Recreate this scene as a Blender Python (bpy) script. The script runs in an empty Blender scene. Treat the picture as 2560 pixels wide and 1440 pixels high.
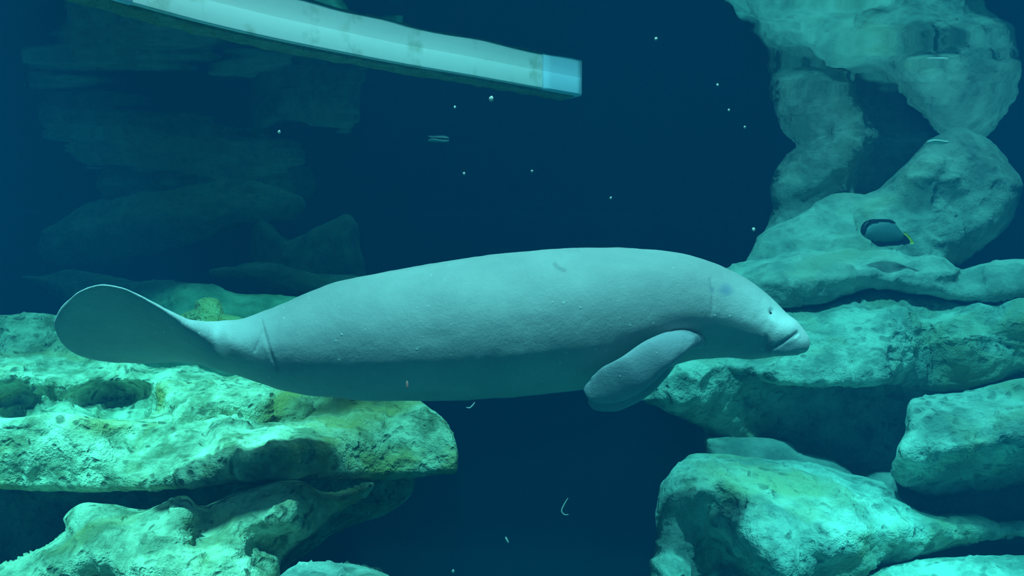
import bpy, bmesh, math, random
import numpy as np
from mathutils import Vector
from mathutils.geometry import delaunay_2d_cdt

random.seed(7); np.random.seed(7)
scene = bpy.context.scene
C = scene.collection
F = 2459.0            # focal length in pixels of the 2560x1440 frame
H = 0.86              # water surface above the camera (m)
FLOOR_Z = -3.0
D0 = 3.25             # distance of the manatee

# ------------------------------------------------------------------ camera
cam_d = bpy.data.cameras.new('camera')
cam_d.sensor_width = 36.0
cam_d.lens = F * 36.0 / 2560.0
cam_d.clip_start = 0.02
cam = bpy.data.objects.new('camera', cam_d)
cam.location = (0, 0, 0)
cam.rotation_euler = (math.pi / 2, 0, 0)
C.objects.link(cam)
scene.camera = cam

# ------------------------------------------------------------------ world, lamps, exposure
world = bpy.data.worlds.new('hall'); scene.world = world
world.use_nodes = True
bgn = world.node_tree.nodes['Background']
bgn.inputs['Color'].default_value = (0.42, 0.50, 0.52, 1)
bgn.inputs['Strength'].default_value = 0.50

def lamp(name, loc, target, power, size, col):
    l = bpy.data.lights.new(name, 'AREA')
    l.shape = 'DISK'; l.size = size; l.energy = power; l.color = col; l.spread = math.radians(150)
    o = bpy.data.objects.new(name, l)
    o.location = loc
    o.rotation_euler = (Vector(target) - Vector(loc)).to_track_quat('-Z', 'Y').to_euler()
    C.objects.link(o)
    return o
def spot(name, loc, target, power, cone, col, blend=0.6, radius=0.12):
    l = bpy.data.lights.new(name, 'SPOT')
    l.spot_size = math.radians(cone); l.spot_blend = blend; l.shadow_soft_size = radius
    l.energy = power; l.color = col
    o = bpy.data.objects.new(name, l)
    o.location = loc
    o.rotation_euler = (Vector(target) - Vector(loc)).to_track_quat('-Z', 'Y').to_euler()
    C.objects.link(o)
    return o
# overhead tank lamps hanging about three metres above the water, out of the picture
LAMP_COL = (0.70, 1.0, 0.94)
lamp('overhead_lamp_offscreen', (-0.35, 1.15, 4.6), (-0.2, 3.4, 0), 290, 0.35, LAMP_COL)
lamp('overhead_lamp_offscreen', (2.4, 3.2, 4.6), (2.3, 4.8, 0), 90, 0.35, LAMP_COL)
spot('overhead_spot_offscreen', (-2.3, 0.4, 3.9), (-1.70, 3.55, -1.0), 3000, 25, LAMP_COL)
spot('overhead_spot_offscreen', (1.5, 0.0, 3.9), (1.26, 3.45, -1.42), 2300, 18.5, LAMP_COL)

scene.view_settings.view_transform = 'Standard'
scene.view_settings.look = 'None'
scene.view_settings.gamma = 1.0
scene.view_settings.use_curve_mapping = False
scene.view_settings.exposure = 0.0
cy = scene.cycles
cy.max_bounces = 3; cy.diffuse_bounces = 2; cy.glossy_bounces = 2
cy.transparent_max_bounces = 4; cy.volume_bounces = 0
cy.adaptive_threshold = 0.03
cy.caustics_reflective = False; cy.caustics_refractive = False
cy.sample_clamp_indirect = 3.0

# ------------------------------------------------------------------ helpers
def pt(px, py, Y):
    return ((px - 1280.0) / F * Y, Y, (720.0 - py) / F * Y)

def tag(o, label=None, cat=None, group=None, kind=None):
    if label: o['label'] = label
    if cat: o['category'] = cat
    if group: o['group'] = group
    if kind: o['kind'] = kind
    return o

def make(name, verts, faces, mat, parent=None, smooth=True, origin=None):
    """One mesh object; verts in world space, origin moved to the thing's base."""
    v = np.asarray(verts, dtype=float)
    if origin is None:
        if parent is not None:
            origin = np.array(parent.matrix_world.translation) * 0 + np.array(parent.location)
        else:
            origin = np.array([(v[:, 0].min() + v[:, 0].max()) / 2, (v[:, 1].min() + v[:, 1].max()) / 2, v[:, 2].min()])
    origin = np.asarray(origin, dtype=float)
    me = bpy.data.meshes.new(name)
    me.from_pydata((v - origin).tolist(), [], [tuple(int(i) for i in f) for f in faces])
    me.update()
    if smooth:
        me.polygons.foreach_set('use_smooth', [True] * len(me.polygons))
    if mat: me.materials.append(mat)
    o = bpy.data.objects.new(name, me)
    C.objects.link(o)
    if parent is not None:
        o.parent = parent
        o.location = origin - np.array(parent.location)
    else:
        o.location = origin
    return o

def _hash(ix, iy, iz, seed):
    h = (ix * 374761393 + iy * 668265263 + iz * 2147483647 + seed * 974711) & 0x7fffffff
    h = ((h ^ (h >> 13)) * 1274126177) & 0x7fffffff
    h = (h ^ (h >> 16)) & 0xffff
    return h / 32767.5 - 1.0

def vnoise(p, seed=0):
    i = np.floor(p).astype(np.int64); f = p - i
    u = f * f * f * (f * (f * 6 - 15) + 10)
    r = 0
    for dx in (0, 1):
        wx = u[:, 0] if dx else 1 - u[:, 0]
        for dy in (0, 1):
            wy = u[:, 1] if dy else 1 - u[:, 1]
            for dz in (0, 1):
                wz = u[:, 2] if dz else 1 - u[:, 2]
                r = r + wx * wy * wz * _hash(i[:, 0] + dx, i[:, 1] + dy, i[:, 2] + dz, seed)
    return r

def seg_dist(P, poly, closed=False):
    """distance of points P (n,2) to a polyline"""
    poly = np.asarray(poly, float)
    a = poly if closed else poly[:-1]
    b = np.roll(poly, -1, 0) if closed else poly[1:]
    best = np.full(len(P), 1e9)
    for (p, q) in zip(a, b):
        d = q - p; L = max((d * d).sum(), 1e-9)
        t = np.clip(((P - p) @ d) / L, 0, 1)
        best = np.minimum(best, np.hypot(*(P - (p + t[:, None] * d)).T))
    return best

def inside(P, poly):
    poly = np.asarray(poly, float); res = np.zeros(len(P), bool)
    x, y = P[:, 0], P[:, 1]
    j = len(poly) - 1
    for i in range(len(poly)):
        xi, yi = poly[i]; xj, yj = poly[j]
        if yi != yj:
            c = ((yi > y) != (yj > y)) & (x < (xj - xi) * (y - yi) / (yj - yi) + xi)
            res ^= c
        j = i
    return res

def catmull(pts, step, closed=True):
    pts = np.asarray(pts, float); n = len(pts); out = []
    for i in range(n if closed else n - 1):
        if closed:
            p0, p1, p2, p3 = pts[i - 1], pts[i], pts[(i + 1) % n], pts[(i + 2) % n]
        else:
            p0, p1, p2, p3 = pts[max(i - 1, 0)], pts[i], pts[i + 1], pts[min(i + 2, n - 1)]
        # limit the tangents so that uneven spacing does not overshoot
        L = np.linalg.norm(p2[:2] - p1[:2])
        m1 = (p2 - p0) / 2; m2 = (p3 - p1) / 2
        for m in (m1, m2):
            l = np.linalg.norm(m[:2])
            if l > L: m *= L / l
        k = max(1, int(round(L / step)))
        for s in range(k):
            t = s / k; t2 = t * t; t3 = t2 * t
            out.append((2*t3-3*t2+1)*p1 + (t3-2*t2+t)*m1 + (-2*t3+3*t2)*p2 + (t3-t2)*m2)
    if not closed: out.append(pts[-1])
    return np.array(out)

# ------------------------------------------------------------------ materials
def new_mat(name):
    m = bpy.data.materials.new(name); m.use_nodes = True
    nt = m.node_tree
    for n in list(nt.nodes): nt.nodes.remove(n)
    out = nt.nodes.new('ShaderNodeOutputMaterial')
    return m, nt, out

def N(nt, typ, **kw):
    n = nt.nodes.new(typ)
    for k, v in kw.items():
        if k in n.inputs: n.inputs[k].default_value = v
        else: setattr(n, k, v)
    return n

def ramp(nt, stops):
    n = nt.nodes.new('ShaderNodeValToRGB')
    e = n.color_ramp.elements
    while len(e) > 1: e.remove(e[-1])
    e[0].position = stops[0][0]; e[0].color = (*stops[0][1], 1)
    for p, c in stops[1:]:
        x = e.new(p); x.color = (*c, 1)
    return n

def plain(name, col, rough=0.6, spec=0.3):
    m, nt, out = new_mat(name)
    b = N(nt, 'ShaderNodeBsdfPrincipled'); b.inputs['Base Color'].default_value = (*col, 1)
    b.inputs['Roughness'].default_value = rough; b.inputs['Specular IOR Level'].default_value = spec
    nt.links.new(b.outputs[0], out.inputs[0])
    return m

def rock_mat(name, base, light, algae, pit, pit_amt=0.5, scale=1.0, bump=1.0):
    m, nt, out = new_mat(name); L = nt.links.new
    tc = N(nt, 'ShaderNodeNewGeometry')
    pos = tc.outputs['Position']
    n1 = N(nt, 'ShaderNodeTexNoise', Scale=7.5 * scale, Detail=4.0, Roughness=0.65); L(pos, n1.inputs['Vector'])
    r1 = ramp(nt, [(0.38, base), (0.60, light)]); L(n1.outputs['Fac'], r1.inputs[0])
    n2 = N(nt, 'ShaderNodeTexNoise', Scale=2.1 * scale, Detail=3.0, Roughness=0.6, Distortion=0.6); L(pos, n2.inputs['Vector'])
    r2 = ramp(nt, [(0.52, (0, 0, 0)), (0.68, (1, 1, 1))]); L(n2.outputs['Fac'], r2.inputs[0])
    mx = N(nt, 'ShaderNodeMix', data_type='RGBA'); L(r2.outputs[0], mx.inputs[0])
    L(r1.outputs[0], mx.inputs[6]); mx.inputs[7].default_value = (*algae, 1)
    # pits and blotches
    vo = N(nt, 'ShaderNodeTexVoronoi', Scale=21.0 * scale, Randomness=1.0)
    nw = N(nt, 'ShaderNodeTexNoise', Scale=16.0 * scale, Detail=1.0); L(pos, nw.inputs['Vector'])
    mv = N(nt, 'ShaderNodeMix', data_type='VECTOR'); mv.inputs[0].default_value = 0.10
    L(pos, mv.inputs[4]); L(nw.outputs['Color'], mv.inputs[5]); L(mv.outputs[1], vo.inputs['Vector'])
    rp = ramp(nt, [(0.16, (1, 1, 1)), (0.40, (0, 0, 0))]); L(vo.outputs['Distance'], rp.inputs[0])
    n3 = N(nt, 'ShaderNodeTexNoise', Scale=4.5 * scale, Detail=1.0); L(pos, n3.inputs['Vector'])
    rm = ramp(nt, [(0.40, (0, 0, 0)), (0.56, (1, 1, 1))]); L(n3.outputs['Fac'], rm.inputs[0])
    mm = N(nt, 'ShaderNodeMath', operation='MULTIPLY'); L(rp.outputs[0], mm.inputs[0]); L(rm.outputs[0], mm.inputs[1])
    ma = N(nt, 'ShaderNodeMath', operation='MULTIPLY'); L(mm.outputs[0], ma.inputs[0]); ma.inputs[1].default_value = pit_amt
    mp = N(nt, 'ShaderNodeMix', data_type='RGBA'); L(ma.outputs[0], mp.inputs[0]); L(mx.outputs[2], mp.inputs[6]); mp.inputs[7].default_value = (*pit, 1)
    b = N(nt, 'ShaderNodeBsdfDiffuse', Roughness=0.5)
    L(mp.outputs[2], b.inputs['Color'])
    n4 = N(nt, 'ShaderNodeTexNoise', Scale=34.0 * scale, Detail=3.0, Roughness=0.7); L(pos, n4.inputs['Vector'])
    sub = N(nt, 'ShaderNodeMath', operation='MULTIPLY_ADD'); L(rp.outputs[0], sub.inputs[0]); sub.inputs[1].default_value = -0.45; L(n4.outputs['Fac'], sub.inputs[2])
    bp = N(nt, 'ShaderNodeBump', Strength=0.8 * bump, Distance=0.03); L(sub.outputs[0], bp.inputs['Height']); L(bp.outputs[0], b.inputs['Normal'])
    L(b.outputs[0], out.inputs[0])
    return m

M_ROCK_NEAR = rock_mat('pitted_limestone', (0.26, 0.30, 0.17), (0.74, 0.78, 0.54), (0.52, 0.42, 0.14), (0.10, 0.13, 0.07), 0.8)
M_ROCK_RIGHT = rock_mat('pale_rockwork', (0.26, 0.38, 0.32), (0.60, 0.76, 0.64), (0.40, 0.46, 0.28), (0.12, 0.20, 0.16), 0.6, 0.8)
M_ROCK_TALL = rock_mat('smooth_rockwork', (0.26, 0.34, 0.30), (0.52, 0.58, 0.50), (0.36, 0.40, 0.28), (0.14, 0.20, 0.18), 0.35, 0.55, 0.6)
M_ROCK_FAR = rock_mat('algae_rockwork', (0.28, 0.40, 0.24), (0.54, 0.66, 0.42), (0.38, 0.44, 0.20), (0.14, 0.20, 0.12), 0.4, 0.6, 0.6)
M_CORAL = rock_mat('yellow_coral', (0.66, 0.58, 0.20), (0.86, 0.80, 0.36), (0.70, 0.55, 0.12), (0.30, 0.25, 0.08), 0.5, 1.4)
M_SAND = plain('pale_sand', (0.62, 0.60, 0.50), 0.95, 0.1)
M_COVE = plain('blue_tank_paint', (0.02, 0.10, 0.16), 0.9, 0.05)
M_WALL = M_COVE

# skin ----------------------------------------------------------------
def skin_mat():
    m, nt, out = new_mat('manatee_skin'); L = nt.links.new
    tc = N(nt, 'ShaderNodeTexCoord'); pos = tc.outputs['Object']
    n1 = N(nt, 'ShaderNodeTexNoise', Scale=5.0, Detail=6.0, Roughness=0.6); L(pos, n1.inputs['Vector'])
    r1 = ramp(nt, [(0.3, (0.35, 0.36, 0.37)), (0.7, (0.47, 0.47, 0.47))]); L(n1.outputs['Fac'], r1.inputs[0])
    at = N(nt, 'ShaderNodeVertexColor'); at.layer_name = 'mark'
    mk = N(nt, 'ShaderNodeMix', data_type='RGBA', blend_type='MULTIPLY'); mk.inputs[0].default_value = 1.0
    L(r1.outputs[0], mk.inputs[6]); L(at.outputs['Color'], mk.inputs[7])
    vo = N(nt, 'ShaderNodeTexVoronoi', Scale=26.0); L(pos, vo.inputs['Vector'])
    rv = ramp(nt, [(0.07, (1, 1, 1)), (0.12, (0, 0, 0))]); L(vo.outputs['Distance'], rv.inputs[0])
    n2 = N(nt, 'ShaderNodeTexNoise', Scale=3.0, Detail=2.0); L(pos, n2.inputs['Vector'])
    r2 = ramp(nt, [(0.40, (0, 0, 0)), (0.52, (1, 1, 1))]); L(n2.outputs['Fac'], r2.inputs[0])
    mu = N(nt, 'ShaderNodeMath', operation='MULTIPLY'); L(rv.outputs[0], mu.inputs[0]); L(r2.outputs[0], mu.inputs[1])
    mx = N(nt, 'ShaderNodeMix', data_type='RGBA'); L(mu.outputs[0], mx.inputs[0]); L(mk.outputs[2], mx.inputs[6]); mx.inputs[7].default_value = (0.66, 0.66, 0.63, 1)
    b = N(nt, 'ShaderNodeBsdfPrincipled', Roughness=0.62); b.inputs['Specular IOR Level'].default_value = 0.25
    L(mx.outputs[2], b.inputs['Base Color'])
    n3 = N(nt, 'ShaderNodeTexNoise', Scale=90.0, Detail=5.0, Roughness=0.7); L(pos, n3.inputs['Vector'])
    ad = N(nt, 'ShaderNodeMath', operation='MULTIPLY_ADD'); L(mu.outputs[0], ad.inputs[0]); ad.inputs[1].default_value = 1.2; L(n3.outputs['Fac'], ad.inputs[2])
    bp = N(nt, 'ShaderNodeBump', Strength=0.4, Distance=0.008); L(ad.outputs[0], bp.inputs['Height']); L(bp.outputs[0], b.inputs['Normal'])
    L(b.outputs[0], out.inputs[0])
    return m
M_SKIN = skin_mat()
M_EYE = plain('dark_eye', (0.01, 0.012, 0.014), 0.15, 0.6)

# ------------------------------------------------------------------ the tank
def box_faces():
    return [(0,1,3,2),(4,6,7,5),(0,4,5,1),(2,3,7,6),(0,2,6,4),(1,5,7,3)]
def box(name, x0, x1, y0, y1, z0, z1, mat, **kw):
    v = [(x, y, z) for x in (x0, x1) for y in (y0, y1) for z in (z0, z1)]
    return make(name, v, box_faces(), mat, smooth=False, **kw)
WX, WY, FY = 5.2, 11.0, -0.9
tag(box('floor', -WX, WX, FY, WY, FLOOR_Z - 0.2, FLOOR_Z, M_SAND), 'pale sandy bottom of the tank far below', None, None, 'structure')
prof = [(6.0 + 5.0 * math.sin(t), FLOOR_Z + 0.01 + 3.6 * (1 - math.cos(t))) for t in np.linspace(0, math.pi / 2, 25)] + [(WY, 1.5), (WY + 0.2, 1.5), (WY + 0.2, FLOOR_Z), (6.0, FLOOR_Z)]
kk = len(prof)
vv_ = [(x, y, z) for x in (-WX, WX) for (y, z) in prof]
ff_ = [(i, (i + 1) % kk, kk + (i + 1) % kk, kk + i) for i in range(kk)] + [tuple(range(kk))[::-1], tuple(range(kk, 2 * kk))]
wb = make('wall_back', vv_, ff_, M_COVE)
tag(wb, 'blue rear wall curving down to the tank bottom lost in haze', None, None, 'structure')
tag(box('wall_left', -WX - 0.2, -WX, FY, WY, FLOOR_Z - 0.2, 1.5, M_WALL), 'dark blue side wall beside the dim rock', None, None, 'structure')
tag(box('wall_right', WX, WX + 0.2, FY, WY, FLOOR_Z - 0.2, 1.5, M_WALL), 'dark blue side wall beside the tall rock', None, None, 'structure')

# water body: absorbing and scattering
m, nt, out = new_mat('tank_water')
sc_ = N(nt, 'ShaderNodeVolumeScatter', Density=1.0, Anisotropy=0.0)
SIG_S = (0.0005, 0.0145, 0.036)
SIG_A = (0.42, 0.085, 0.060)
sc_.inputs['Color'].default_value = (*SIG_S, 1)
ab_ = N(nt, 'ShaderNodeVolumeAbsorption', Density=1.0)
ab_.inputs['Color'].default_value = (*[1 - a for a in SIG_A], 1)
ad_ = N(nt, 'ShaderNodeAddShader')
nt.links.new(sc_.outputs[0], ad_.inputs[0]); nt.links.new(ab_.outputs[0], ad_.inputs[1])
nt.links.new(ad_.outputs[0], out.inputs['Volume'])
tag(box('tank_water', -WX + 0.001, WX - 0.001, FY, WY - 0.001, FLOOR_Z + 0.001, H + 0.004, m), 'clear blue water filling the whole tank', 'water', None, 'stuff')

# water surface seen from below: reflects at shallow angles, lets the lamps through steeply
m, nt, out = new_mat('water_surface'); L = nt.links.new
geo = N(nt, 'ShaderNodeNewGeometry')
fr = N(nt, 'ShaderNodeFresnel', IOR=1.333)
gl = N(nt, 'ShaderNodeBsdfGlossy', Roughness=0.02)
tr = N(nt, 'ShaderNodeBsdfTransparent')
mx = N(nt, 'ShaderNodeMixShader'); L(fr.outputs[0], mx.inputs[0]); L(tr.outputs[0], mx.inputs[1]); L(gl.outputs[0], mx.inputs[2])
L(mx.outputs[0], out.inputs[0])
nx, ny = 260, 300
gx, gy = np.meshgrid(np.linspace(-WX, WX, nx), np.linspace(FY, WY, ny))
P = np.stack([gx.ravel(), gy.ravel(), np.zeros(nx * ny)], 1)
wz = 0.0025 * vnoise(P * 1.1 + 3.1, 3) + 0.0016 * vnoise(P * np.array([2.2, 3.5, 1]), 4) + 0.0005 * vnoise(P * np.array([5.0, 8.0, 1]), 5)
P[:, 2] = H + wz
fs = [(j*nx+i, j*nx+i+1, (j+1)*nx+i+1, (j+1)*nx+i) for j in range(ny-1) for i in range(nx-1)]
tag(make('water_surface', P, fs, m), 'rippled water surface above the animal mirroring the rocks', None, None, 'structure')

# ------------------------------------------------------------------ rocks
def rbf(ctrl, Q, c=28.0):
    ctrl = np.asarray(ctrl, float)
    xy = ctrl[:, :2] / 100.0; z = ctrl[:, 2]
    c = c / 100.0
    n = len(xy)
    A = np.sqrt(((xy[:, None] - xy[None]) ** 2).sum(-1) + c * c)
    K = np.zeros((n + 1, n + 1)); K[:n, :n] = -A + np.eye(n) * 0.02; K[:n, n] = 1; K[n, :n] = 1
    w = np.linalg.solve(K, np.append(z, 0))
    q = Q / 100.0
    B = np.sqrt(((q[:, None] - xy[None]) ** 2).sum(-1) + c * c)
    r = -B @ w[:n] + w[n]
    lo, hi = z.min() - 0.15, z.max() + 0.15
    return np.clip(r, lo, hi)

def rock(name, outline, ctrl, mat, label, cat='rock', step=6.5, R=0.16, Rpx=60, T=0.35, noise=1.0, seed=1, group=None, pits=(), strata=0.0):
    """a rock traced from its outline, with the depth of its front given at control points;
    it bulges at the front, curls round its rim and closes behind"""
    ctrl2 = []
    for item in ctrl:
        if isinstance(item, list):                      # a ridge or valley line
            ctrl2 += [tuple(p) for p in catmull(item, 45, closed=False)]
        else: ctrl2.append(item)
    rim = catmull(outline, step * 1.3)
    inview = lambda Q: (Q[:, 0] > -60) & (Q[:, 0] < 2620) & (Q[:, 1] > -60) & (Q[:, 1] < 1500)
    # thin the rim where it lies outside the frame
    v_in = inview(rim); keep = v_in | (np.arange(len(rim)) % 4 == 0)
    rim = rim[keep]
    lo, hi = rim.min(0), rim.max(0)
    pts = []
    for st, want in ((step, True), (step * 4, False)):
        xs = np.arange(lo[0], hi[0] + st, st); ys = np.arange(lo[1], hi[1] + st, st * 0.866)
        X, Yg = np.meshgrid(xs, ys); X[1::2] += st / 2
        Q = np.stack([X.ravel(), Yg.ravel()], 1)
        Q += np.random.RandomState(seed).uniform(-0.22, 0.22, Q.shape) * st
        Q = Q[inview(Q) == want]
        Q = Q[inside(Q, rim)]
        if len(Q): pts.append(Q[seg_dist(Q, rim, True) > st * 0.55])
    Q = np.concatenate([rim] + pts); nr = len(rim)
    co = [Vector(q) for q in Q]
    edges = [(i, (i + 1) % nr) for i in range(nr)]
    vv, ee, ff, ov, oe, of = delaunay_2d_cdt(co, edges, [list(range(nr))], 1, 1e-4)
    Q2 = np.array([[v.x, v.y] for v in vv])
    isrim = np.array([any(k < nr for k in o) if o else False for o in ov])
    D = seg_dist(Q2, rim, True); D[isrim] = 0
    Yf = rbf(ctrl2, Q2)
    e = np.clip(D / Rpx, 0, 1)
    rnd = np.sqrt(np.clip(1 - (1 - e) ** 2, 0, 1))
    front = Yf + R * (1 - rnd)
    for (cx, cyy, rx, ry, dep) in pits:
        front += dep * np.exp(-(((Q2[:, 0] - cx) / rx) ** 2 + ((Q2[:, 1] - cyy) / ry) ** 2) ** 1.5)
    eb = np.clip(D / (Rpx * 1.5), 0, 1)
    back = np.maximum(front, Yf + R) + T * np.sqrt(np.clip(1 - (1 - eb) ** 2, 0, 1))
    n = len(Q2)
    V = np.array([pt(x, y, Y) for (x, y), Y in zip(Q2, front)])
    inner = np.where(~isrim)[0]
    bi = np.arange(n); bi[inner] = n + np.arange(len(inner))
    VB = np.array([pt(x, y, Y) for (x, y), Y in zip(Q2[inner], back[inner])]) if len(inner) else np.zeros((0, 3))
    V = np.concatenate([V, VB])
    faces = []
    for f in ff:
        a = Q2[list(f)]
        area = sum(a[k][0] * a[(k + 1) % len(a)][1] - a[(k + 1) % len(a)][0] * a[k][1] for k in range(len(a)))
        f = list(f) if area > 0 else list(f)[::-1]
        faces.append(tuple(f))                 # image y runs down: this order faces the viewer
        faces.append(tuple(int(bi[k]) for k in f[::-1]))
    # normals for displacement
    fa = [f for f in faces if len(f) == 3]; fa = np.array(fa)
    nrm = np.zeros_like(V)
    fn = np.cross(V[fa[:, 1]] - V[fa[:, 0]], V[fa[:, 2]] - V[fa[:, 0]])
    for k in range(3): np.add.at(nrm, fa[:, k], fn)
    nrm /= np.maximum(np.linalg.norm(nrm, axis=1, keepdims=True), 1e-9)
    d = 0.030 * vnoise(V * 4.0, seed) + 0.016 * vnoise(V * 9.5, seed + 1) + 0.008 * vnoise(V * 22.0, seed + 2) + 0.004 * vnoise(V * 47.0, seed + 3)
    rid = np.abs(vnoise(V * 6.5 + 11, seed + 5)); d -= 0.020 * np.exp(-(rid / 0.10) ** 2)
    if strata: d += strata * vnoise(V * np.array([1.6, 1.6, 17.0]), seed + 9)
    ee_ = 0.4 + 0.6 * e; ee_ = np.concatenate([ee_, ee_[inner]])
    V = V + nrm * (d * noise * ee_)[:, None]
    o = make(name, V, faces, mat)
    tag(o, label, cat, group)
    return o

# --- left side, near
rock('rock_ledge', [(-500,1060),(-200,1056),(0,1048),(70,1040),(130,1033),(200,1040),(290,1048),(380,1038),(450,1015),(560,982),(690,950),(860,975),(1000,985),(1055,1004),(1095,1035),(1128,1070),(1140,1110),(1144,1178),(1110,1187),(1000,1194),(800,1201),(600,1210),(400,1219),(200,1229),(0,1227),(-200,1230),(-500,1230)],
     [[(-500,1130,3.62),(0,1120,3.60),(130,1110,3.58),(260,1120,3.60)],
      [(-500,1200,3.66),(0,1195,3.63),(280,1192,3.60)],
      [(290,1190,3.60),(480,1186,3.52),(560,1166,3.50),(650,1136,3.50),(720,1114,3.52),(820,1098,3.66),(900,1095,3.80)],
      [(330,1110,3.72),(430,1090,3.78),(520,1110,3.70)], (560,1085,3.62), [(470,1130,3.60),(540,1110,3.60),(600,1085,3.68)],
      [(620,1040,4.00),(700,1030,4.02),(800,1020,4.04),(880,1020,4.02)],
      [(480,1040,3.98),(580,1012,4.06),(690,978,4.15)],
      [(560,1204,3.56),(700,1192,3.55),(830,1184,3.66),(940,1190,3.86)], (760,1150,3.58),(880,1140,3.74),
      [(960,1040,4.06),(1000,1100,3.96),(1030,1165,3.92)], [(1060,1050,4.0),(1100,1110,3.94),(1100,1165,3.92)], (1000,1000,4.15)],
     M_ROCK_NEAR, 'long pitted yellow-green rock ledge with blunt end below the belly', R=0.07, Rpx=20, T=0.75, seed=11, noise=0.8)
rock('rock_ledge', [(-500,800),(-200,800),(0,793),(60,783),(110,779),(160,795),(220,850),(290,890),(340,912),(430,917),(470,914),(520,924),(560,936),(610,934),(660,950),(720,975),(780,1000),(780,1090),(500,1110),(-500,1110)],
     [[(-500,800,4.75),(0,800,4.72),(110,792,4.72)], [(-500,900,4.42),(0,890,4.42),(150,880,4.42)], [(-500,920,4.22),(0,915,4.20),(120,925,4.2),(280,930,4.25),(420,935,4.2),(530,940,4.2),(640,952,4.2)],
      [(130,960,4.05),(160,1010,3.98),(180,1040,3.95)], [(420,975,4.0),(430,1020,3.9),(480,1020,3.92),(560,990,3.98),(680,965,4.1)], (60,1000,4.15),(300,1000,4.15),(-200,1000,4.1),(600,1090,4.0),(0,1090,4.0)],
     M_ROCK_NEAR, 'stepped rough rock tier with two dark hollows under the tail paddle', R=0.10, Rpx=24, T=0.5, seed=23, pits=((30,1020,125,62,0.22),(300,1012,130,48,0.24)), strata=0.012)
rock('boulder', [(-500,1440),(-100,1430),(0,1410),(60,1392),(120,1360),(160,1325),(155,1295),(185,1266),(222,1255),(280,1262),(345,1278),(395,1264),(440,1240),(475,1243),(495,1268),(540,1258),(600,1228),(660,1210),(720,1204),(770,1211),(805,1229),(850,1228),(900,1212),(934,1206),(930,1226),(890,1256),(830,1292),(788,1332),(730,1376),(702,1410),(690,1500),(640,1900),(600,3060),(-500,3060)],
     [[(170,1320,3.42),(220,1275,3.40),(300,1290,3.42)], [(420,1270,3.38),(460,1262,3.35),(470,1330,3.28)], (490,1330,3.36),(500,1290,3.42), [(540,1290,3.42),(640,1250,3.38),(720,1225,3.40)],
      [(600,1330,3.30),(700,1300,3.26),(740,1260,3.30)],(640,1345,3.38),(700,1360,3.40),(780,1290,3.42),(850,1255,3.50),(920,1215,3.54),
      [(60,1430,3.25),(250,1400,3.20),(420,1400,3.16),(560,1400,3.18)],(330,1330,3.32),(240,1440,3.28),(0,1500,3.20),(660,1430,3.25),(400,1700,3.12),(-400,1700,3.18),(640,1700,3.2),(300,2700,3.12),(-300,2700,3.15)],
     M_ROCK_NEAR, 'lumpy pitted boulder with three humps under the long ledge', R=0.09, Rpx=26, T=0.4, seed=31, noise=0.9)
rock('rock_mass', [(-500,1060),(0,1060),(500,1060),(900,1080),(1020,1150),(1037,1200),(1022,1238),(955,1285),(885,1312),(825,1340),(765,1385),(720,1420),(700,1500),(720,1900),(760,2460),(-500,2460)],
     [[(-500,1110,4.36),(300,1110,4.34),(850,1120,4.36)],[(-500,1300,4.45),(0,1290,4.45),(300,1270,4.45),(600,1240,4.4)],[(700,1260,4.4),(850,1240,4.38),(980,1210,4.38)],(300,1450,4.4),(0,1450,4.4),(600,1450,4.4),(0,2000,4.3),(600,2000,4.3)],
     M_ROCK_NEAR, 'shadowed rock mass in the gap under the long ledge', R=0.12, Rpx=40, T=0.9, seed=37, step=9)
rock('small_rock', [(610,1520),(645,1462),(690,1434),(740,1408),(790,1401),(850,1404),(920,1415),(975,1438),(1010,1475),(1040,1800),(1060,3280),(600,3280),(625,1700)],
     [[(700,1450,3.05),(790,1415,3.1),(900,1428,3.08)],(800,1480,2.92),(930,1480,2.95),(800,2000,2.92),(800,3100,2.92)],
     M_ROCK_RIGHT, 'low pale rock top rising beside the lumpy boulder', R=0.10, Rpx=30, T=0.5, seed=41)
# --- left side, far and dim
rock('rock_overhang', [(240,300),(238,400),(240,470),(300,525),(390,562),(470,595),(530,588),(600,562),(680,535),(760,505),(790,475),(793,430),(790,300)],
     [[(260,440,8.0),(450,450,7.9),(650,450,7.85),(770,450,7.9)],(470,560,8.0),(300,340,8.1),(700,340,8.0)],
     M_ROCK_FAR, 'dim dark rock dome reaching the surface in the distance', R=0.2, Rpx=40, T=0.7, seed=51, step=8, noise=1.3)
rock('rock_ridge', [(98,600),(108,572),(140,556),(215,515),(290,492),(350,474),(420,468),(490,446),(550,432),(610,440),(680,462),(740,488),(765,515),(740,545),(650,556),(600,552),(560,570),(500,604),(420,628),(345,648),(285,664),(210,676),(140,669),(104,642)],
     [[(150,610,7.55),(300,570,7.45),(450,545,7.45),(600,500,7.5),(720,510,7.6)],[(200,530,7.8),(350,490,7.8),(550,450,7.8)],(200,660,7.65),(400,620,7.65)],
     M_ROCK_FAR, 'dim mossy rock ridge slanting in front of the dark dome', R=0.22, Rpx=45, T=0.7, seed=53, step=8, noise=1.3)
rock('rock_slab', [(520,680),(560,668),(590,666),(630,658),(690,662),(740,678),(800,686),(870,689),(930,700),(990,730),(1000,800),(780,738),(700,711),(640,697),(560,692)],
     [[(600,675,6.75),(700,685,6.7),(850,705,6.65)],(550,680,6.9),(950,760,6.7)],
     M_ROCK_FAR, 'thin dim rock slab sloping down behind the back', R=0.15, Rpx=25, T=0.5, seed=57, step=8)
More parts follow.
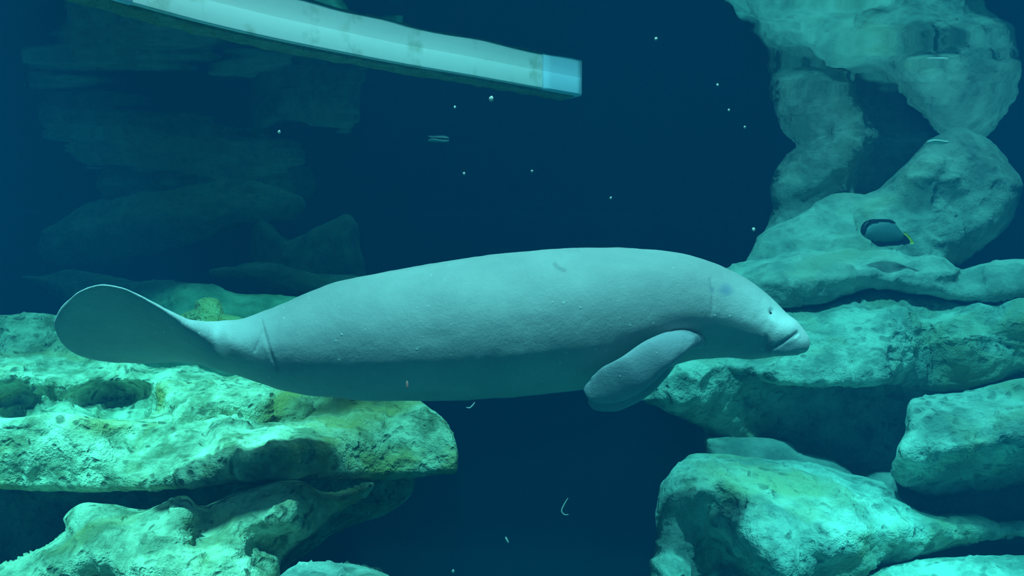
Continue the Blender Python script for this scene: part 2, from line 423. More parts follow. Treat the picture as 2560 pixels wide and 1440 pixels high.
rock('rock_lump', [(640,540),(720,600),(780,574),(830,552),(868,535),(893,562),(898,620),(908,662),(905,740),(780,760),(640,720)],
     [(760,640,7.2),(850,590,7.0),(860,680,7.0),(680,640,7.5)],
     M_ROCK_FAR, 'rounded dim rock lump at the end of the far overhang', R=0.2, Rpx=40, T=0.6, seed=61, step=8)
rock('rock_pile', [(40,690),(110,688),(170,674),(260,686),(330,700),(420,702),(520,708),(600,732),(700,740),(800,748),(880,830),(800,950),(660,1060),(600,1300),(600,2080),(100,2080),(60,1500),(150,900),(165,780),(110,725)],
     [[(150,720,6.7),(280,720,6.5),(420,730,6.0),(560,745,5.9),(760,770,6.0)],(300,800,6.1),(500,900,5.8),(500,1500,5.7),(800,900,5.9)],
     M_ROCK_FAR, 'sunken dim rock pile behind the tail paddle', R=0.2, Rpx=45, T=1.7, seed=67, step=9)
rock('yellow_coral', [(430,800),(460,782),(485,772),(490,754),(514,744),(543,749),(556,768),(562,785),(598,793),(620,812),(620,880),(430,880)],
     [(520,770,5.0),(500,800,4.95),(590,815,5.05),(460,810,5.05),(520,860,4.9)],
     M_CORAL, 'small yellow coral knob peeping over the tail stock', 'coral', R=0.1, Rpx=24, T=0.3, seed=71, step=4, noise=0.3)

# --- right side
rock('tall_rock', [(2100,150),(2060,290),(2038,336),(1985,374),(1940,430),(1925,480),(1932,520),(1912,580),(1886,645),(1830,700),(1900,970),(2300,970),(2330,600),(2300,480),(2330,400),(2380,330),(2410,270),(2440,150)],
     [[(2060,340,5.45),(2000,400,5.35),(1990,470,5.3),(2000,520,5.35)],[(2130,340,5.35),(2100,430,5.25),(2080,490,5.35)],[(2180,380,5.6),(2160,450,5.75),(2140,490,5.75)],(2280,360,5.7),(2350,300,5.5),(2000,640,5.3),(2250,640,5.5),(2300,250,5.5),(2100,250,5.5)],
     M_ROCK_TALL, 'rounded left column of the tall rock meeting the surface', R=0.35, Rpx=75, T=0.8, seed=73, step=8)
rock('tall_rock', [(2140,500),(2205,470),(2240,430),(2285,385),(2335,345),(2380,322),(2420,322),(2475,350),(2522,402),(2556,462),(2532,540),(2482,602),(2422,650),(2382,690),(2380,940),(2130,940),(2100,620)],
     [[(2390,350,5.0),(2330,430,4.85),(2250,500,4.95),(2200,540,4.95)],[(2460,420,5.0),(2440,520,4.95),(2380,600,4.9)],(2200,620,5.0),(2300,620,4.85),(2250,720,4.9)],
     M_ROCK_TALL, 'broad right lobe of the tall rock with peaked top', R=0.3, Rpx=70, T=0.7, seed=79, step=8)
rock('rock_shelf', [(1900,600),(1960,560),(2020,520),(2070,492),(2120,484),(2180,490),(2230,500),(2260,540),(2300,580),(2300,700),(1870,700)],
     [[(1940,610,5.1),(2020,560,5.1),(2080,510,5.15),(2150,500,5.1),(2220,515,5.05)],[(1960,650,5.0),(2100,590,5.0),(2230,580,4.95)],(2100,680,4.9),(2050,555,5.12)],
     M_ROCK_TALL, 'pale rock shelf with a rough patch behind the fish', R=0.15, Rpx=40, T=0.5, seed=83, step=7)
rock('rock_ledge', [(1740,715),(1800,680),(1850,656),(1920,635),(2000,616),(2100,606),(2200,610),(2300,618),(2360,645),(2400,678),(2450,665),(2500,648),(2560,645),(2700,650),(2900,700),(2900,760),(2700,745),(2560,741),(2480,752),(2400,749),(2280,728),(2180,720),(2120,735),(2070,755),(1990,768),(1880,775),(1740,780)],
     [[(1850,672,4.95),(2000,635,4.95),(2150,622,4.95),(2280,630,4.9)],[(1900,690,4.72),(2050,680,4.62),(2200,675,4.62),(2350,690,4.62)],[(1900,745,4.72),(2050,730,4.64),(2200,705,4.62),(2400,735,4.62)],(2480,690,4.65),(2600,690,4.6),(2410,690,4.8),(2850,720,4.6)],
     M_ROCK_TALL, 'long smooth rock ledge running below the fish', R=0.1, Rpx=24, T=0.6, seed=89, step=7)
rock('rock_mass', [(1700,850),(1800,790),(1880,777),(1990,772),(2070,758),(2120,738),(2180,724),(2280,732),(2400,753),(2480,756),(2560,745),(2700,750),(3000,780),(3000,960),(2700,930),(2560,925),(2480,962),(2400,976),(2300,968),(2200,960),(2100,963),(2010,969),(1930,960),(1870,935),(1780,925),(1700,900)],
     [[(1900,790,4.72),(2060,775,4.7),(2180,740,4.7),(2350,765,4.68),(2500,770,4.6)],[(2000,830,4.55),(2100,830,4.45),(2200,830,4.42)],[(2010,880,4.42),(2080,855,4.4),(2150,870,4.36),(2230,840,4.36)],
      [(1880,915,4.45),(1960,930,4.30),(2060,930,4.24),(2180,930,4.24)],[(2230,790,4.45),(2235,860,4.36),(2225,940,4.30)],[(2300,820,4.62),(2290,900,4.60),(2280,950,4.60)],[(2400,830,4.50),(2400,900,4.52),(2400,950,4.60)],[(2530,800,4.45),(2530,880,4.5)],(2130,920,4.34),(1950,850,4.62),(1760,870,4.55),(2850,850,4.4)],
     M_ROCK_RIGHT, 'big bright rock in front of the snout with jutting lower lip', R=0.10, Rpx=22, T=0.7, seed=97, step=6, strata=0.008)
rock('rock_mass', [(1602,1000),(1625,985),(1650,950),(1690,904),(1760,893),(1860,890),(2000,890),(2700,890),(3000,900),(3000,2460),(2100,2460),(2050,1900),(2030,1400),(2000,1185),(1900,1160),(1830,1142),(1785,1118),(1750,1068),(1700,1040),(1650,1020)],
     [[(1620,1000,4.45),(1680,950,4.38),(1760,920,4.4)],[(1700,1010,4.42),(1800,1000,4.5),(1850,1060,4.62)],[(1950,1000,4.72),(2100,1050,4.75),(2250,1050,4.75)],(1780,1080,4.62),(1900,1130,4.75),(2200,1180,4.7),(2500,1000,4.7),(2400,1400,4.72),(2400,2000,4.72)],
     M_ROCK_RIGHT, 'shaded rock wall receding under the big bright rock', R=0.14, Rpx=40, T=0.9, seed=101, step=7)
rock('rock_slab', [(1760,1100),(1815,1096),(1900,1096),(1975,1110),(1996,1132),(2090,1152),(2130,1200),(1960,1210),(1800,1180)],
     [(1830,1115,4.5),(1950,1120,4.45),(1900,1160,4.35),(2050,1170,4.4)],
     M_ROCK_TALL, 'thin rock slab peeping over the rounded boulder', R=0.08, Rpx=18, T=0.3, seed=103, step=6, noise=0.6)
rock('boulder', [(1638,1300),(1645,1250),(1665,1195),(1698,1152),(1740,1131),(1790,1135),(1900,1147),(2000,1158),(2100,1180),(2180,1197),(2236,1222),(2268,1260),(2300,1282),(2360,1291),(2440,1287),(2500,1308),(2560,1300),(2800,1290),(2800,1340),(2560,1340),(2480,1345),(2400,1362),(2260,1402),(2170,1440),(2140,1520),(2160,1900),(2200,2800),(1560,2800),(1600,1900),(1622,1500),(1630,1400),(1640,1345)],
     [[(1700,1180,4.0),(1780,1155,4.05),(1950,1165,4.1),(2150,1205,4.1)],[(1690,1270,3.85),(1760,1220,3.8),(1850,1200,3.82)],[(1720,1330,3.86),(1760,1300,3.88),(1780,1260,3.86)],[(1800,1390,4.05),(1850,1420,4.1),(1900,1460,4.1)],
      [(1820,1300,3.74),(1870,1370,3.64),(1930,1425,3.58)],[(1960,1250,3.74),(2080,1270,3.74),(2200,1270,3.86)],[(1980,1350,3.60),(2080,1350,3.60),(2200,1340,3.72),(2350,1320,3.9),(2480,1320,3.95)],[(1660,1390,3.70),(1700,1430,3.62)],(2080,1420,3.7),(2220,1390,3.85),(1700,1500,3.6),(1900,2000,3.6),(1900,2600,3.6),(2700,1310,3.9)],
     M_ROCK_RIGHT, 'large rounded turquoise boulder with a dark cleft at its foot', R=0.16, Rpx=45, T=0.3, seed=107, step=6)
rock('rock_block', [(2226,1185),(2242,1130),(2266,1080),(2270,1020),(2282,996),(2330,985),(2420,976),(2480,962),(2560,950),(2800,940),(3000,960),(3000,1250),(2800,1220),(2560,1215),(2450,1235),(2330,1242),(2262,1222)],
     [[(2300,1010,4.05),(2420,995,4.1),(2560,975,4.05)],[(2290,1060,3.92),(2400,1060,3.86),(2540,1040,3.84)],[(2260,1150,3.86),(2350,1140,3.80),(2440,1135,3.78),(2560,1105,3.76)],[(2290,1215,4.0),(2400,1205,4.1),(2560,1180,4.1)],(2850,1080,3.8)],
     M_ROCK_RIGHT, 'pitted bright rock block above the rounded boulder', R=0.08, Rpx=20, T=0.5, seed=109, step=6)
rock('rock_mass', [(2150,1210),(2300,1190),(2560,1150),(3000,1150),(3000,2460),(2200,2460),(2180,1500)],
     [[(2260,1260,4.45),(2400,1240,4.4),(2560,1230,4.4)],(2400,1380,4.4),(2560,1380,4.4),(2500,2000,4.3)],
     M_ROCK_TALL, 'dark rock filling the gap under the pitted block', R=0.1, Rpx=40, T=0.16, seed=113, step=9)
rock('rock_slab', [(2100,1490),(2160,1440),(2220,1416),(2300,1400),(2400,1392),(2480,1386),(2540,1386),(2700,1375),(3000,1370),(3000,2880),(2100,2880)],
     [[(2200,1440,3.75),(2350,1410,3.75),(2540,1395,3.75)],[(2250,1490,3.5),(2450,1490,3.5)],(2500,2000,3.45),(2500,2700,3.45)],
     M_ROCK_RIGHT, 'low flat slab top below the rounded boulder and its taper', R=0.08, Rpx=24, T=0.5, seed=127, step=6, noise=0.7)

# ------------------------------------------------------------------ manatee
def pchip(xs, ys, q):
    xs = np.asarray(xs, float); ys = np.asarray(ys, float)
    h = np.diff(xs); d = np.diff(ys) / h
    m = np.zeros(len(xs)); m[0] = d[0]; m[-1] = d[-1]
    for i in range(1, len(xs) - 1):
        if d[i-1] * d[i] > 0:
            w1 = 2*h[i] + h[i-1]; w2 = h[i] + 2*h[i-1]
            m[i] = (w1 + w2) / (w1 / d[i-1] + w2 / d[i])
    k = np.clip(np.searchsorted(xs, q) - 1, 0, len(xs) - 2)
    t = (q - xs[k]) / h[k]
    return ((1+2*t)*(1-t)**2*ys[k] + t*(1-t)**2*h[k]*m[k] + t*t*(3-2*t)*ys[k+1] + t*t*(t-1)*h[k]*m[k+1])

# px,  top, bottom, half width (m), roll (deg), thickness (m; only where the body is a rolled paddle)
SEC = [
 (136, 801, 811, .010, 36, .003), (139, 790, 822, .038, 36, .005), (146, 773, 839, .080, 36, .008), (165, 750, 868, .140, 35, .010), (200, 724, 895, .200, 34, .012),
 (250, 712, 912, .245, 32, .014), (300, 719, 919, .262, 29, .018), (350, 738, 921, .262, 26, .024),
 (420, 771, 917, .242, 22, .036), (480, 796, 915, .215, 17, .052), (540, 803, 925, .195, 12, .074),
 (600, 797, 942, .188, 6, .090), (650, 781, 957, .195, 2, .112), (700, 762, 973, .205, 0, .14),
 (760, 735, 985, .222, 0, .16), (840, 705, 993, .242, 0, .19), (950, 682, 1001, .262, 0, .21), (1100, 655, 1001, .276, 0, .23),
 (1250, 635, 993, .278, 0, .23), (1400, 622, 980, .270, 0, .23), (1500, 619, 966, .258, 0, .23), (1600, 622, 945, .240, 0, .2),
 (1700, 633, 908, .212, 0, .2), (1760, 650, 897, .192, 0, .2), (1820, 673, 895, .172, 0, .2), (1880, 706, 899, .150, 0, .2),
 (1930, 746, 892, .133, 0, .2), (1970, 785, 889, .120, 0, .2), (1990, 804, 887, .108, 0, .2), (2005, 819, 882, .092, 0, .2), (2016, 833, 874, .065, 0, .2), (2021, 842, 866, .040, 0, .2), (2024, 852, 857, .010, 0, .2)]
S = np.array(SEC, float)
q = np.concatenate([136 + 14 * np.linspace(0, 1, 14) ** 2, np.linspace(152, 620, 110)[1:], np.linspace(622, 720, 40), np.linspace(723, 1740, 200), np.linspace(1743, 1990, 120), 1991 + 33 * (1 - (1 - np.linspace(0, 1, 36)) ** 2)])
q = np.unique(np.clip(q, 136, 2024))
top, bot, aw, rol, thk = [pchip(S[:, 0], S[:, k], q) for k in (1, 2, 3, 4, 5)]
phi = (q - 1280) / F
kb = np.where(phi < 0, 0.85, 0.6)
Yc = D0 * (1 - 0.5 * kb * phi ** 2)
NR = 168
th = np.linspace(0, 2 * math.pi, NR, endpoint=False)
cx = phi * Yc; cz = (720 - (top + bot) / 2) / F * Yc
half = (bot - top) / 2 / F * Yc
# plan-view tangent of the spine -> lateral axis (towards the viewer)
dx = np.gradient(cx); dy = np.gradient(Yc); tl = np.hypot(dx, dy); tx, ty = dx / tl, dy / tl
latx, laty = ty, -tx
V = []; PXY = []
for i in range(len(q)):
    r = math.radians(rol[i]); a = aw[i]
    b = half[i]
    if rol[i] > 0.5:
        w = min(max((rol[i] - 7) / 8, 0), 1); w = w * w * (3 - 2 * w)
        b_h = min(max(math.sqrt(max(half[i] ** 2 - (a * math.sin(r)) ** 2, 0)) / math.cos(r), thk[i]), half[i])
        b = b_h * (1 - w) + thk[i] * w
        a_h = math.sqrt(max(half[i] ** 2 - (b * math.cos(r)) ** 2, 1e-6)) / math.sin(r)
        a = a * (1 - w) + a_h * w
    ex = 1.0
    ct, stt = np.cos(th), np.sin(th)
    l = a * np.sign(ct) * np.abs(ct) ** ex
    v = b * np.sign(stt) * np.abs(stt) ** ex
    # belly a little flatter and wider than the back
    if q[i] > 640:
        l = l * (1 + 0.05 * np.clip(-stt, 0, 1) * min(1, (q[i] - 640) / 150) * (1 if q[i] < 1750 else 0.2))
    kh = min(max((q[i] - 1480) / 260, 0), 1) * min(max((1925 - q[i]) / 40, 0), 1)
    l = l * (1 + kh * (0.16 * np.clip(stt, 0, 1) * np.abs(stt) - 0.42 * np.clip(-stt, 0, 1) ** 1.6))
    lr = l * math.cos(r) - v * math.sin(r)
    vr = l * math.sin(r) + v * math.cos(r)
    V.append(np.stack([cx[i] + lr * latx[i], Yc[i] + lr * laty[i], cz[i] + vr], 1))
    PXY.append(np.stack([np.full(NR, q[i]), 720 - (cz[i] + vr) / Yc[i] * F], 1))
nsec = len(q)
V = np.concatenate(V); PXY = np.concatenate(PXY)
faces = []
for i in range(nsec - 1):
    for j in range(NR):
        k = (j + 1) % NR
        faces.append((i*NR+j, i*NR+k, (i+1)*NR+k, (i+1)*NR+j))
faces.append(tuple(range(NR))[::-1]); faces.append(tuple((nsec-1)*NR + j for j in range(NR)))
# normals
G = V.reshape(nsec, NR, 3)
du = np.gradient(G, axis=0); dv = np.roll(G, -1, 1) - np.roll(G, 1, 1)
nn = np.cross(dv, du).reshape(-1, 3); nn /= np.maximum(np.linalg.norm(nn, axis=1, keepdims=True), 1e-12)
cen = np.repeat(np.stack([cx, Yc, cz], 1), NR, 0)
sgn = np.sign(((V - cen) * nn).sum(1)); nn *= np.where(sgn == 0, 1, sgn)[:, None]
disp = np.zeros(len(V))
lat_w = np.abs(np.tile(np.cos(th), nsec))          # 1 on the flanks, 0 on top and below
side = np.clip(lat_w * 2.2, 0, 1)
def crease(poly, w, dep, both=True):
    global disp
    d = seg_dist(PXY, poly)
    disp -= dep * np.exp(-(d / w) ** 2) * side
def bulge(x, y, rx, ry, dep):
    global disp
    disp += dep * np.exp(-(((PXY[:, 0] - x) / rx) ** 2 + ((PXY[:, 1] - y) / ry) ** 2)) * side
bulge(1958, 822, 34, 24, .012); bulge(1955, 868, 36, 13, .012); bulge(1995, 852, 20, 20, .006)
crease([(1910,859),(1930,851),(1955,840),(1976,832)], 3.6, .011)
crease([(1914,884),(1950,889),(1985,884)], 5, .010)
crease([(1909,806),(1912,825),(1906,850)], 9, .004)
stp = np.clip((PXY[:, 0] - 1898) / 26, 0, 1); stp = stp * stp * (3 - 2 * stp)
disp += .016 * stp * np.clip((2005 - PXY[:, 0]) / 70, 0, 1) * np.exp(-((PXY[:, 1] - 838) / 40) ** 4) * side
bulge(1920, 802, 8, 10, .005)
bulge(1888, 880, 22, 14, .006)
crease([(1975,868),(1990,872),(2000,884)], 4, .008)
disp -= .010 * np.exp(-(np.hypot(PXY[:, 0] - 1921, PXY[:, 1] - 777) / 6.5) ** 2) * side
# folds before the tail
crease([(655,800),(662,822),(672,850),(684,885),(700,915)], 4.0, .007)
crease([(640,868),(652,842),(661,818)], 4.0, .004)
bulge(675, 862, 12, 24, .006)
# armpit hollow and neck wrinkles
disp -= .016 * np.exp(-(((PXY[:, 0] - 1668) / 60) ** 2 + ((PXY[:, 1] - 850) / 26) ** 2)) * side
crease([(1768,700),(1772,740),(1768,780)], 5, .0025)
disp += .0016 * vnoise(V * 14, 5) * (V[:, 0] > -0.75) + .0008 * vnoise(V * 40, 6)
V = V + nn * disp[:, None]
# skin marks: pale rim of the paddle, bluish scar behind the eye
mark = np.ones((len(V), 3))
d = np.hypot((PXY[:, 0] - 1805) / 20, (PXY[:, 1] - 725) / 15); w = np.clip(1.3 - d, 0, 1) * side
mark = mark * (1 - w[:, None] * np.array([.40, .30, .08]))
d = np.hypot((PXY[:, 0] - 1771), (PXY[:, 1] - 722) / 1.2); w = np.exp(-(d / 5) ** 2) * side
mark = mark * (1 - w[:, None] * np.array([.5, .4, .25]))
w = np.exp(-(seg_dist(PXY, [(1384,663),(1392,672),(1408,679)]) / 4) ** 2) * side
mark = mark * (1 - .4 * w[:, None])
nb = len(V)

def flipper(cl, mirror_y=None):
    """cl: (px, py, Y, half width m, half thickness m) along the limb"""
    cl = np.array(cl, float)
    P3 = np.array([[*pt(c[0], c[1], c[2])] for c in cl])
    s = np.concatenate([[0], np.cumsum(np.linalg.norm(np.diff(P3, axis=0), axis=1))])
    n = 70; u = 1 - (1 - np.linspace(0, 1, n)) ** 1.5; qs = u * s[-1]
    X = np.stack([pchip(s, P3[:, k], qs) for k in range(3)], 1)
    W = pchip(s, cl[:, 3], qs); T = pchip(s, cl[:, 4], qs)
    tan = np.gradient(X, axis=0); tan /= np.linalg.norm(tan, axis=1, keepdims=True)
    # broad side faces the viewer and a little upward
    tw = np.clip((u - 0.30) / 0.45, 0, 1)[:, None]
    nrm = (1 - tw) * np.array([0.10, -0.70, 0.70]) + tw * np.array([0.0, -1.0, -0.12])
    nrm -= (nrm * tan).sum(1, keepdims=True) * tan; nrm /= np.linalg.norm(nrm, axis=1, keepdims=True)
    wid = np.cross(tan, nrm)
    m_ = 48; t = np.linspace(0, 2 * math.pi, m_, endpoint=False)
    vs = []
    for i in range(n):
        c, sn = np.cos(t), np.sin(t)
        th_ = T[i] * np.sign(sn) * np.abs(sn) ** 0.9
        vs.append(X[i] + np.outer(c * W[i], wid[i]) + np.outer(th_, nrm[i]))
    vs = np.concatenate(vs)
    wr = 0.006 * vnoise(np.stack([np.repeat(qs, m_) * 60, np.tile(np.cos(t), n) * 2.2, np.tile(np.sin(t), n)], 1), 8) * np.clip(1 - np.abs(np.repeat(u, m_) - 0.25) / 0.35, 0, 1)
    vs += wr[:, None] * np.repeat(nrm, m_, 0)
    fs = [(i*m_+j, i*m_+(j+1) % m_, (i+1)*m_+(j+1) % m_, (i+1)*m_+j) for i in range(n-1) for j in range(m_)]
    fs += [tuple(range(m_))[::-1], tuple((n-1)*m_ + j for j in range(m_))]
    return vs, fs
fl1 = flipper([(1790,838,3.26,.036,.034),(1750,842,3.15,.036,.034),(1716,850,3.04,.036,.030),(1680,864,2.98,.045,.028),(1640,888,2.95,.053,.024),(1590,928,2.95,.060,.019),(1540,956,2.97,.061,.015),(1500,972,2.99,.048,.012),(1478,976,3.0,.033,.009),(1467,975,3.005,.020,.006),(1460,974,3.01,.004,.002)])
fl2 = flipper([(1760,864,3.38,.030,.028),(1722,869,3.48,.032,.028),(1680,889,3.54,.044,.026),(1640,919,3.58,.053,.022),(1590,961,3.59,.060,.018),(1540,986,3.58,.061,.014),(1505,999,3.57,.045,.011),(1482,1004,3.56,.028,.008),(1470,1004,3.56,.006,.003)])
def merge(parts):
    vs, fs, k = [], [], 0
    for v, f in parts:
        vs.append(v); fs += [tuple(i + k for i in g) for g in f]; k += len(v)
    return np.concatenate(vs), fs
VV, FF = merge([(V, faces), fl1, fl2])
org = np.array([0.0, D0, VV[:, 2].min()])
man = make('manatee', VV, FF, M_SKIN, origin=org)
tag(man, 'grey manatee swimming with its paddle tail raised and flippers down', 'manatee')
bm = bmesh.new(); bm.from_mesh(man.data); bmesh.ops.recalc_face_normals(bm, faces=bm.faces); bm.to_mesh(man.data); bm.free()
ca = man.data.color_attributes.new('mark', 'FLOAT_COLOR', 'POINT')
col = np.ones((len(VV), 4)); col[:nb, :3] = mark
col[nb:, :3] = (0.86, 0.91, 1.0)
ca.data.foreach_set('color', col.ravel())
man.data.polygons.foreach_set('use_smooth', [True] * len(man.data.polygons))

def sphere(c, rx, ry, rz, nu=20, nv=12):
    vs = [(c[0], c[1], c[2] + rz)]
    for i in range(1, nv):
        a = math.pi * i / nv
        for j in range(nu):
            b = 2 * math.pi * j / nu
            vs.append((c[0] + rx * math.sin(a) * math.cos(b), c[1] + ry * math.sin(a) * math.sin(b), c[2] + rz * math.cos(a)))
    vs.append((c[0], c[1], c[2] - rz))
    fs = [(0, 1 + j, 1 + (j + 1) % nu) for j in range(nu)]
    for i in range(nv - 2):
        for j in range(nu):
            fs.append((1+i*nu+j, 1+(i+1)*nu+j, 1+(i+1)*nu+(j+1) % nu, 1+i*nu+(j+1) % nu))
    last = len(vs) - 1
    fs += [(last, 1+(nv-2)*nu+(j+1) % nu, 1+(nv-2)*nu+j) for j in range(nu)]
    return np.array(vs), fs
# eyes: on the skin at the eye hollows
nearest = np.argmin(np.hypot(PXY[:, 0] - 1921, PXY[:, 1] - 777) + 50 * (np.tile(np.cos(th), nsec) < 0.1))
far_ = np.argmin(np.hypot(PXY[:, 0] - 1921, PXY[:, 1] - 777) + 50 * (np.tile(np.cos(th), nsec) > -0.1))
for k in (nearest, far_):
    v, f = sphere(V[k] - nn[k] * 0.004, .009, .009, .008)
    e = make('eye', v, f, M_EYE, parent=man); e['label'] = 'small dark eye'

# ------------------------------------------------------------------ floating beam
def beam_mat():
    m, nt, out = new_mat('white_plastic'); L = nt.links.new
    g = N(nt, 'ShaderNodeNewGeometry')
    n1 = N(nt, 'ShaderNodeTexNoise', Scale=9.0, Detail=5.0, Roughness=0.6); L(g.outputs['Position'], n1.inputs['Vector'])
    r = ramp(nt, [(0.32, (0.48, 0.52, 0.46)), (0.46, (0.74, 0.76, 0.76))]); L(n1.outputs['Fac'], r.inputs[0])
    b = N(nt, 'ShaderNodeBsdfPrincipled', Roughness=0.4); L(r.outputs[0], b.inputs['Base Color'])
    L(b.outputs[0], out.inputs[0]); return m
M_BEAM = beam_mat()
M_CAP = plain('pale_blue_plastic', (0.48, 0.66, 0.82), 0.4)
M_ALGAE_SHADE = rock_mat('algae_shade_film', (0.20, 0.30, 0.22), (0.32, 0.42, 0.30), (0.25, 0.30, 0.14), (0.1, 0.14, 0.1), 0.3, 3.0)  # algae green, kept dark to stand in for underside shade too
wl = []
for (px, py) in [(130,-118),(330,-55),(527,2),(700,45),(879,84),(1020,113),(1172,141),(1270,160),(1357,177),(1453,195)]:
    Y = H * F / (720 - py); wl.append(((px - 1280) / F * Y, Y))
wl = catmull(np.array([(a * 100, b * 100) for a, b in wl]), 4, closed=False) / 100
def sweep(path, prof):
    """prof: (offset across [0 = near face], z) loop"""
    d = np.gradient(path, axis=0); d /= np.linalg.norm(d, axis=1, keepdims=True)
    nb_ = np.stack([-d[:, 1], d[:, 0]], 1)          # away from the viewer
    vs = np.concatenate([[(p[0] + n_[0] * o, p[1] + n_[1] * o, z) for (o, z) in prof] for p, n_ in zip(path, nb_)])
    k = len(prof); n = len(path)
    fs = [(i*k+j, (i+1)*k+j, (i+1)*k+(j+1) % k, i*k+(j+1) % k) for i in range(n-1) for j in range(k)]
    fs += [tuple(range(k)), tuple((n-1)*k + j for j in range(k))[::-1]]
    return vs, fs
def rrect(o0, o1, z0, z1, r):
    out = []
    for (cxx, czz, a0) in ((o0+r, z0+r, 180), (o1-r, z0+r, 270), (o1-r, z1-r, 0), (o0+r, z1-r, 90)):
        for k in range(4):
            a = math.radians(a0 + 30 * k); out.append((cxx + r * math.cos(a), czz + r * math.sin(a)))
    return out
px_of = wl[:, 0] / wl[:, 1] * F + 1280
i_l = int(np.argmin(abs(px_of - 322))); i_r = int(np.argmin(abs(px_of - 1357)))
zb = H - 0.071
beam = bpy.data.objects.new('floating_boom', None); beam.location = (float(wl[len(wl)//2, 0]), float(wl[len(wl)//2, 1]), zb); C.objects.link(beam)
tag(beam, 'long white square floating boom with pale end caps at the surface', 'boom')
v, f = sweep(wl[i_l - 1:i_r + 2], rrect(0, 0.10, zb, H + 0.05, 0.006)); make('tube', v, f, M_BEAM, parent=beam)
v, f = sweep(wl[i_r:], rrect(-0.004, 0.104, zb - 0.003, H + 0.054, 0.010)); make('end_cap', v, f, M_CAP, parent=beam)
v, f = sweep(wl[:i_l + 1], rrect(-0.004, 0.104, zb - 0.003, H + 0.054, 0.010)); make('end_cap', v, f, M_CAP, parent=beam)
v, f = sweep(wl[2:-1], rrect(0.012, 0.098, zb - 0.010, zb + 0.01, 0.004))  # ragged algae growth; its dark colour also paints the tube's underside shade
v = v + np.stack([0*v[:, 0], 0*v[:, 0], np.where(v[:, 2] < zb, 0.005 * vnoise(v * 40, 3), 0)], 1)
al = make('algae_shade_layer', v, f, M_ALGAE_SHADE, parent=beam); al['label'] = 'greenish algae film with painted shade under the tube'

# ------------------------------------------------------------------ fish
M_FISH = plain('fish_teal', (0.07, 0.16, 0.16), 0.5)
M_FDARK = plain('fish_dark', (0.008, 0.016, 0.03), 0.5)
M_FYEL = plain('fish_yellow', (0.62, 0.55, 0.06), 0.5)
YF = 4.55
def slab(outline, Y, thick, Rpx, mat, name, parent, step=4):
    """lens-shaped closed solid from an outline (fish body, fins)"""
    rim = catmull(outline, step)
    lo, hi = rim.min(0), rim.max(0)
    X, Yg = np.meshgrid(np.arange(lo[0], hi[0], step), np.arange(lo[1], hi[1], step))
    Q = np.stack([X.ravel(), Yg.ravel()], 1); Q = Q[inside(Q, rim)]
    Q = Q[seg_dist(Q, rim, True) > step * .6] if len(Q) else Q
    A = np.concatenate([rim, Q]) if len(Q) else rim
    nr = len(rim)
    vv, ee, ff, ov, oe, of = delaunay_2d_cdt([Vector(a) for a in A], [(i, (i+1) % nr) for i in range(nr)], [list(range(nr))], 1, 1e-4)
    Q2 = np.array([[a.x, a.y] for a in vv]); D = seg_dist(Q2, rim, True)
    e = np.clip(D / Rpx, 0, 1); h = thick * np.sqrt(np.clip(1 - (1 - e) ** 2, 0, 1)) + 0.0008
    n = len(Q2)
    vs = [pt(x, y, Y) for x, y in Q2]
    vs = np.array(vs); fr_ = vs.copy(); fr_[:, 1] -= h; bk = vs.copy(); bk[:, 1] += h
    fs = []
    for g in ff:
        a = Q2[list(g)]
        ar = sum(a[k][0]*a[(k+1) % 3][1] - a[(k+1) % 3][0]*a[k][1] for k in range(3))
        g = list(g) if ar > 0 else list(g)[::-1]
        fs.append(tuple(g)); fs.append(tuple(n + k for k in g[::-1]))
    idx = [i for i, o in enumerate(ov) if any(k < nr for k in o)]
    mp = {k: i for i, o in enumerate(ov) for k in o if k < nr}
    for k in range(nr):
        a, b = mp.get(k), mp.get((k+1) % nr)
        if a is not None and b is not None and a != b: fs.append((a, b, n + b, n + a))
    return make(name, np.concatenate([fr_, bk]), fs, mat, parent=parent)
fish = bpy.data.objects.new('reef_fish', None); fish.location = pt(2212, 616, YF); C.objects.link(fish)
tag(fish, 'dark disc-shaped reef fish with yellow-edged tail against the rock', 'fish')
slab([(2158,590),(2160,576),(2170,563),(2190,556),(2215,554),(2236,560),(2250,574),(2258,588),(2256,600),(2238,606),(2212,608),(2190,605),(2172,599)], YF, .022, 30, M_FISH, 'body', fish)
slab([(2152,582),(2153,568),(2160,556),(2172,551),(2176,558),(2168,570),(2166,584),(2160,590)], YF, .017, 14, M_FDARK, 'head', fish)
slab([(2166,556),(2176,549),(2200,548),(2226,549),(2240,558),(2230,560),(2200,558),(2176,562)], YF, .005, 8, M_FDARK, 'dorsal_fin', fish)
slab([(2176,600),(2200,604),(2236,603),(2256,594),(2262,604),(2250,613),(2220,615),(2196,616)], YF, .005, 8, M_FDARK, 'anal_fin', fish)
slab([(2250,590),(2258,586),(2268,592),(2276,605),(2270,611),(2256,612),(2248,603)], YF, .004, 8, M_FDARK, 'tail_fin', fish)
slab([(2258,583),(2263,580),(2276,592),(2285,607),(2277,610),(2272,600),(2266,592)], YF, .002, 4, M_FYEL, 'tail_edge', fish)
v, f = sphere(pt(2162, 574, YF - .016), .004, .003, .004, 12, 8); make('eye', v, f, M_EYE, parent=fish)

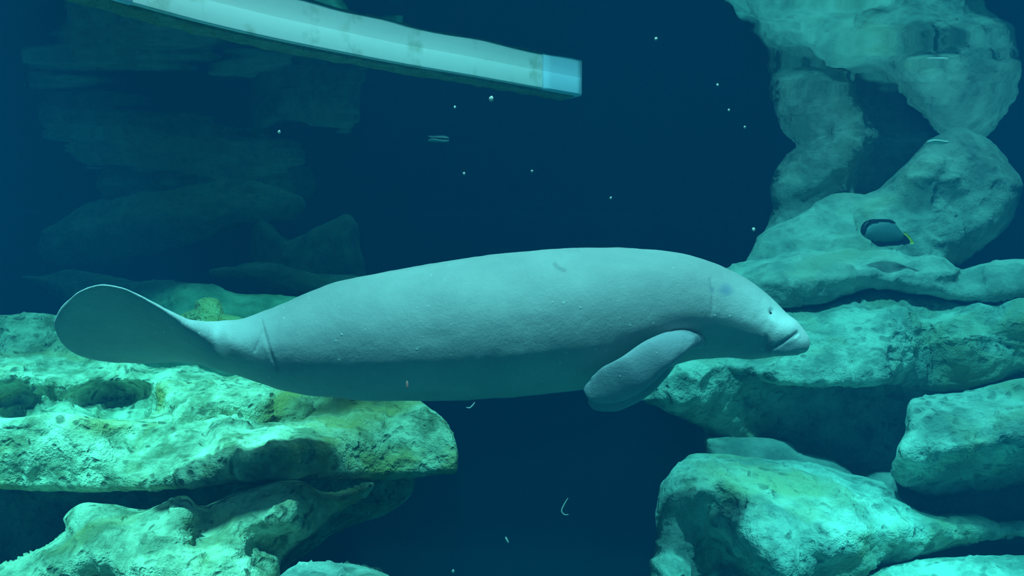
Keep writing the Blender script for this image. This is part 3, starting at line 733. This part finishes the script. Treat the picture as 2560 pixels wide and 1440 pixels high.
# ------------------------------------------------------------------ drifting bits
M_BIT = plain('pale_debris', (0.62, 0.66, 0.62), 0.7)
M_PINK = plain('pinkish_debris', (0.85, 0.30, 0.28), 0.7)
def strand(name, pts, Y, r, mat, label, group=None, cat='debris'):
    pts = catmull(np.array(pts, float), 4, closed=False)
    P3 = np.array([pt(x, y, Y) for x, y in pts]); n = len(P3); m_ = 8
    t = np.gradient(P3, axis=0); t /= np.linalg.norm(t, axis=1, keepdims=True)
    side_ = np.cross(t, np.array([0, 1.0, 0])); side_ /= np.linalg.norm(side_, axis=1, keepdims=True)
    vs = []
    for i in range(n):
        rr = r * math.sqrt(max(0.04, 1 - (2 * i / (n - 1) - 1) ** 2))
        for k in range(m_):
            a = 2 * math.pi * k / m_
            vs.append(P3[i] + side_[i] * rr * math.cos(a) + np.array([0, 1.0, 0]) * rr * .6 * math.sin(a))
    fs = [(i*m_+k, (i+1)*m_+k, (i+1)*m_+(k+1) % m_, i*m_+(k+1) % m_) for i in range(n-1) for k in range(m_)]
    fs += [tuple(range(m_)), tuple((n-1)*m_+k for k in range(m_))[::-1]]
    return tag(make(name, vs, fs, mat), label, cat, group)
G1 = 'drifting specks in the open water'
strand('drifting_strand', [(1165,1018),(1174,1020),(1183,1012),(1187,1005)], 2.9, .0022, M_BIT, 'short bent pale strand drifting just below the belly')
strand('drifting_strand', [(1420,1245),(1410,1262),(1404,1278),(1412,1287),(1422,1286)], 2.9, .0020, M_BIT, 'thin hooked pale strand drifting in the deep gap')
strand('drifting_strand', [(1264,1342),(1268,1352),(1272,1358)], 2.6, .0030, M_BIT, 'tiny straight pale flake sinking in the deep gap')
strand('drifting_strand', [(1017,952),(1018,962),(1018,973)], 2.6, .0035, M_PINK, 'tiny pinkish flake in front of the belly')
for (x, y, r) in [(1640,97,4),(1228,247,6),(1137,268,3),(698,330,4),(1794,212,3),(1822,275,3),(1330,428,3),(1527,495,3),(1160,434,3),(1884,574,4),(1133,1428,4),(1862,318,3)]:
    Yb = 2.4 + 0.9 * random.random()
    if (720 - (y - 8)) / F * Yb > H - 0.05: Yb = (H - 0.06) * F / (720 - y)
    v, f = sphere(pt(x, y, Yb), r / F * Yb, r / F * Yb * .6, r / F * Yb * 1.2, 8, 6)
    v = v + 0.25 * r / F * Yb * np.stack([vnoise(v * 300, 1), vnoise(v * 300, 2), vnoise(v * 300, 3)], 1)
    tag(make('drifting_speck', v, f, M_BIT), 'tiny pale speck drifting in the open dark water', 'speck', G1)
# flat scraps floating at the surface
def scrap(px, py, wpx, label, mat=M_BIT, Y=None):
    if Y is None: Y = (H - 0.012) * F / (720 - py)      # lies at the surface
    zc = (720 - py) / F * Y; x = (px - 1280) / F * Y; w = wpx / F * Y / 2
    n = 14; vs = []
    for z in (0.004, -0.004):
        for k in range(n):
            a = 2 * math.pi * k / n
            vs.append((x + w * math.cos(a), Y + w * 0.55 * math.sin(a) + 0.3 * w * math.cos(a), zc + z + 0.003 * math.cos(3 * a)))
    fs = [tuple(range(n)), tuple(range(n, 2 * n))[::-1]] + [(k, n + k, n + (k + 1) % n, (k + 1) % n) for k in range(n)]
    tag(make('floating_scrap', vs, fs, mat), label, 'scrap')
scrap(1096, 352, 52, 'pale thin scrap floating at the surface over the dark water')
scrap(2345, 355, 62, 'pale thin scrap drifting before the peaked right rock lobe', Y=4.5)
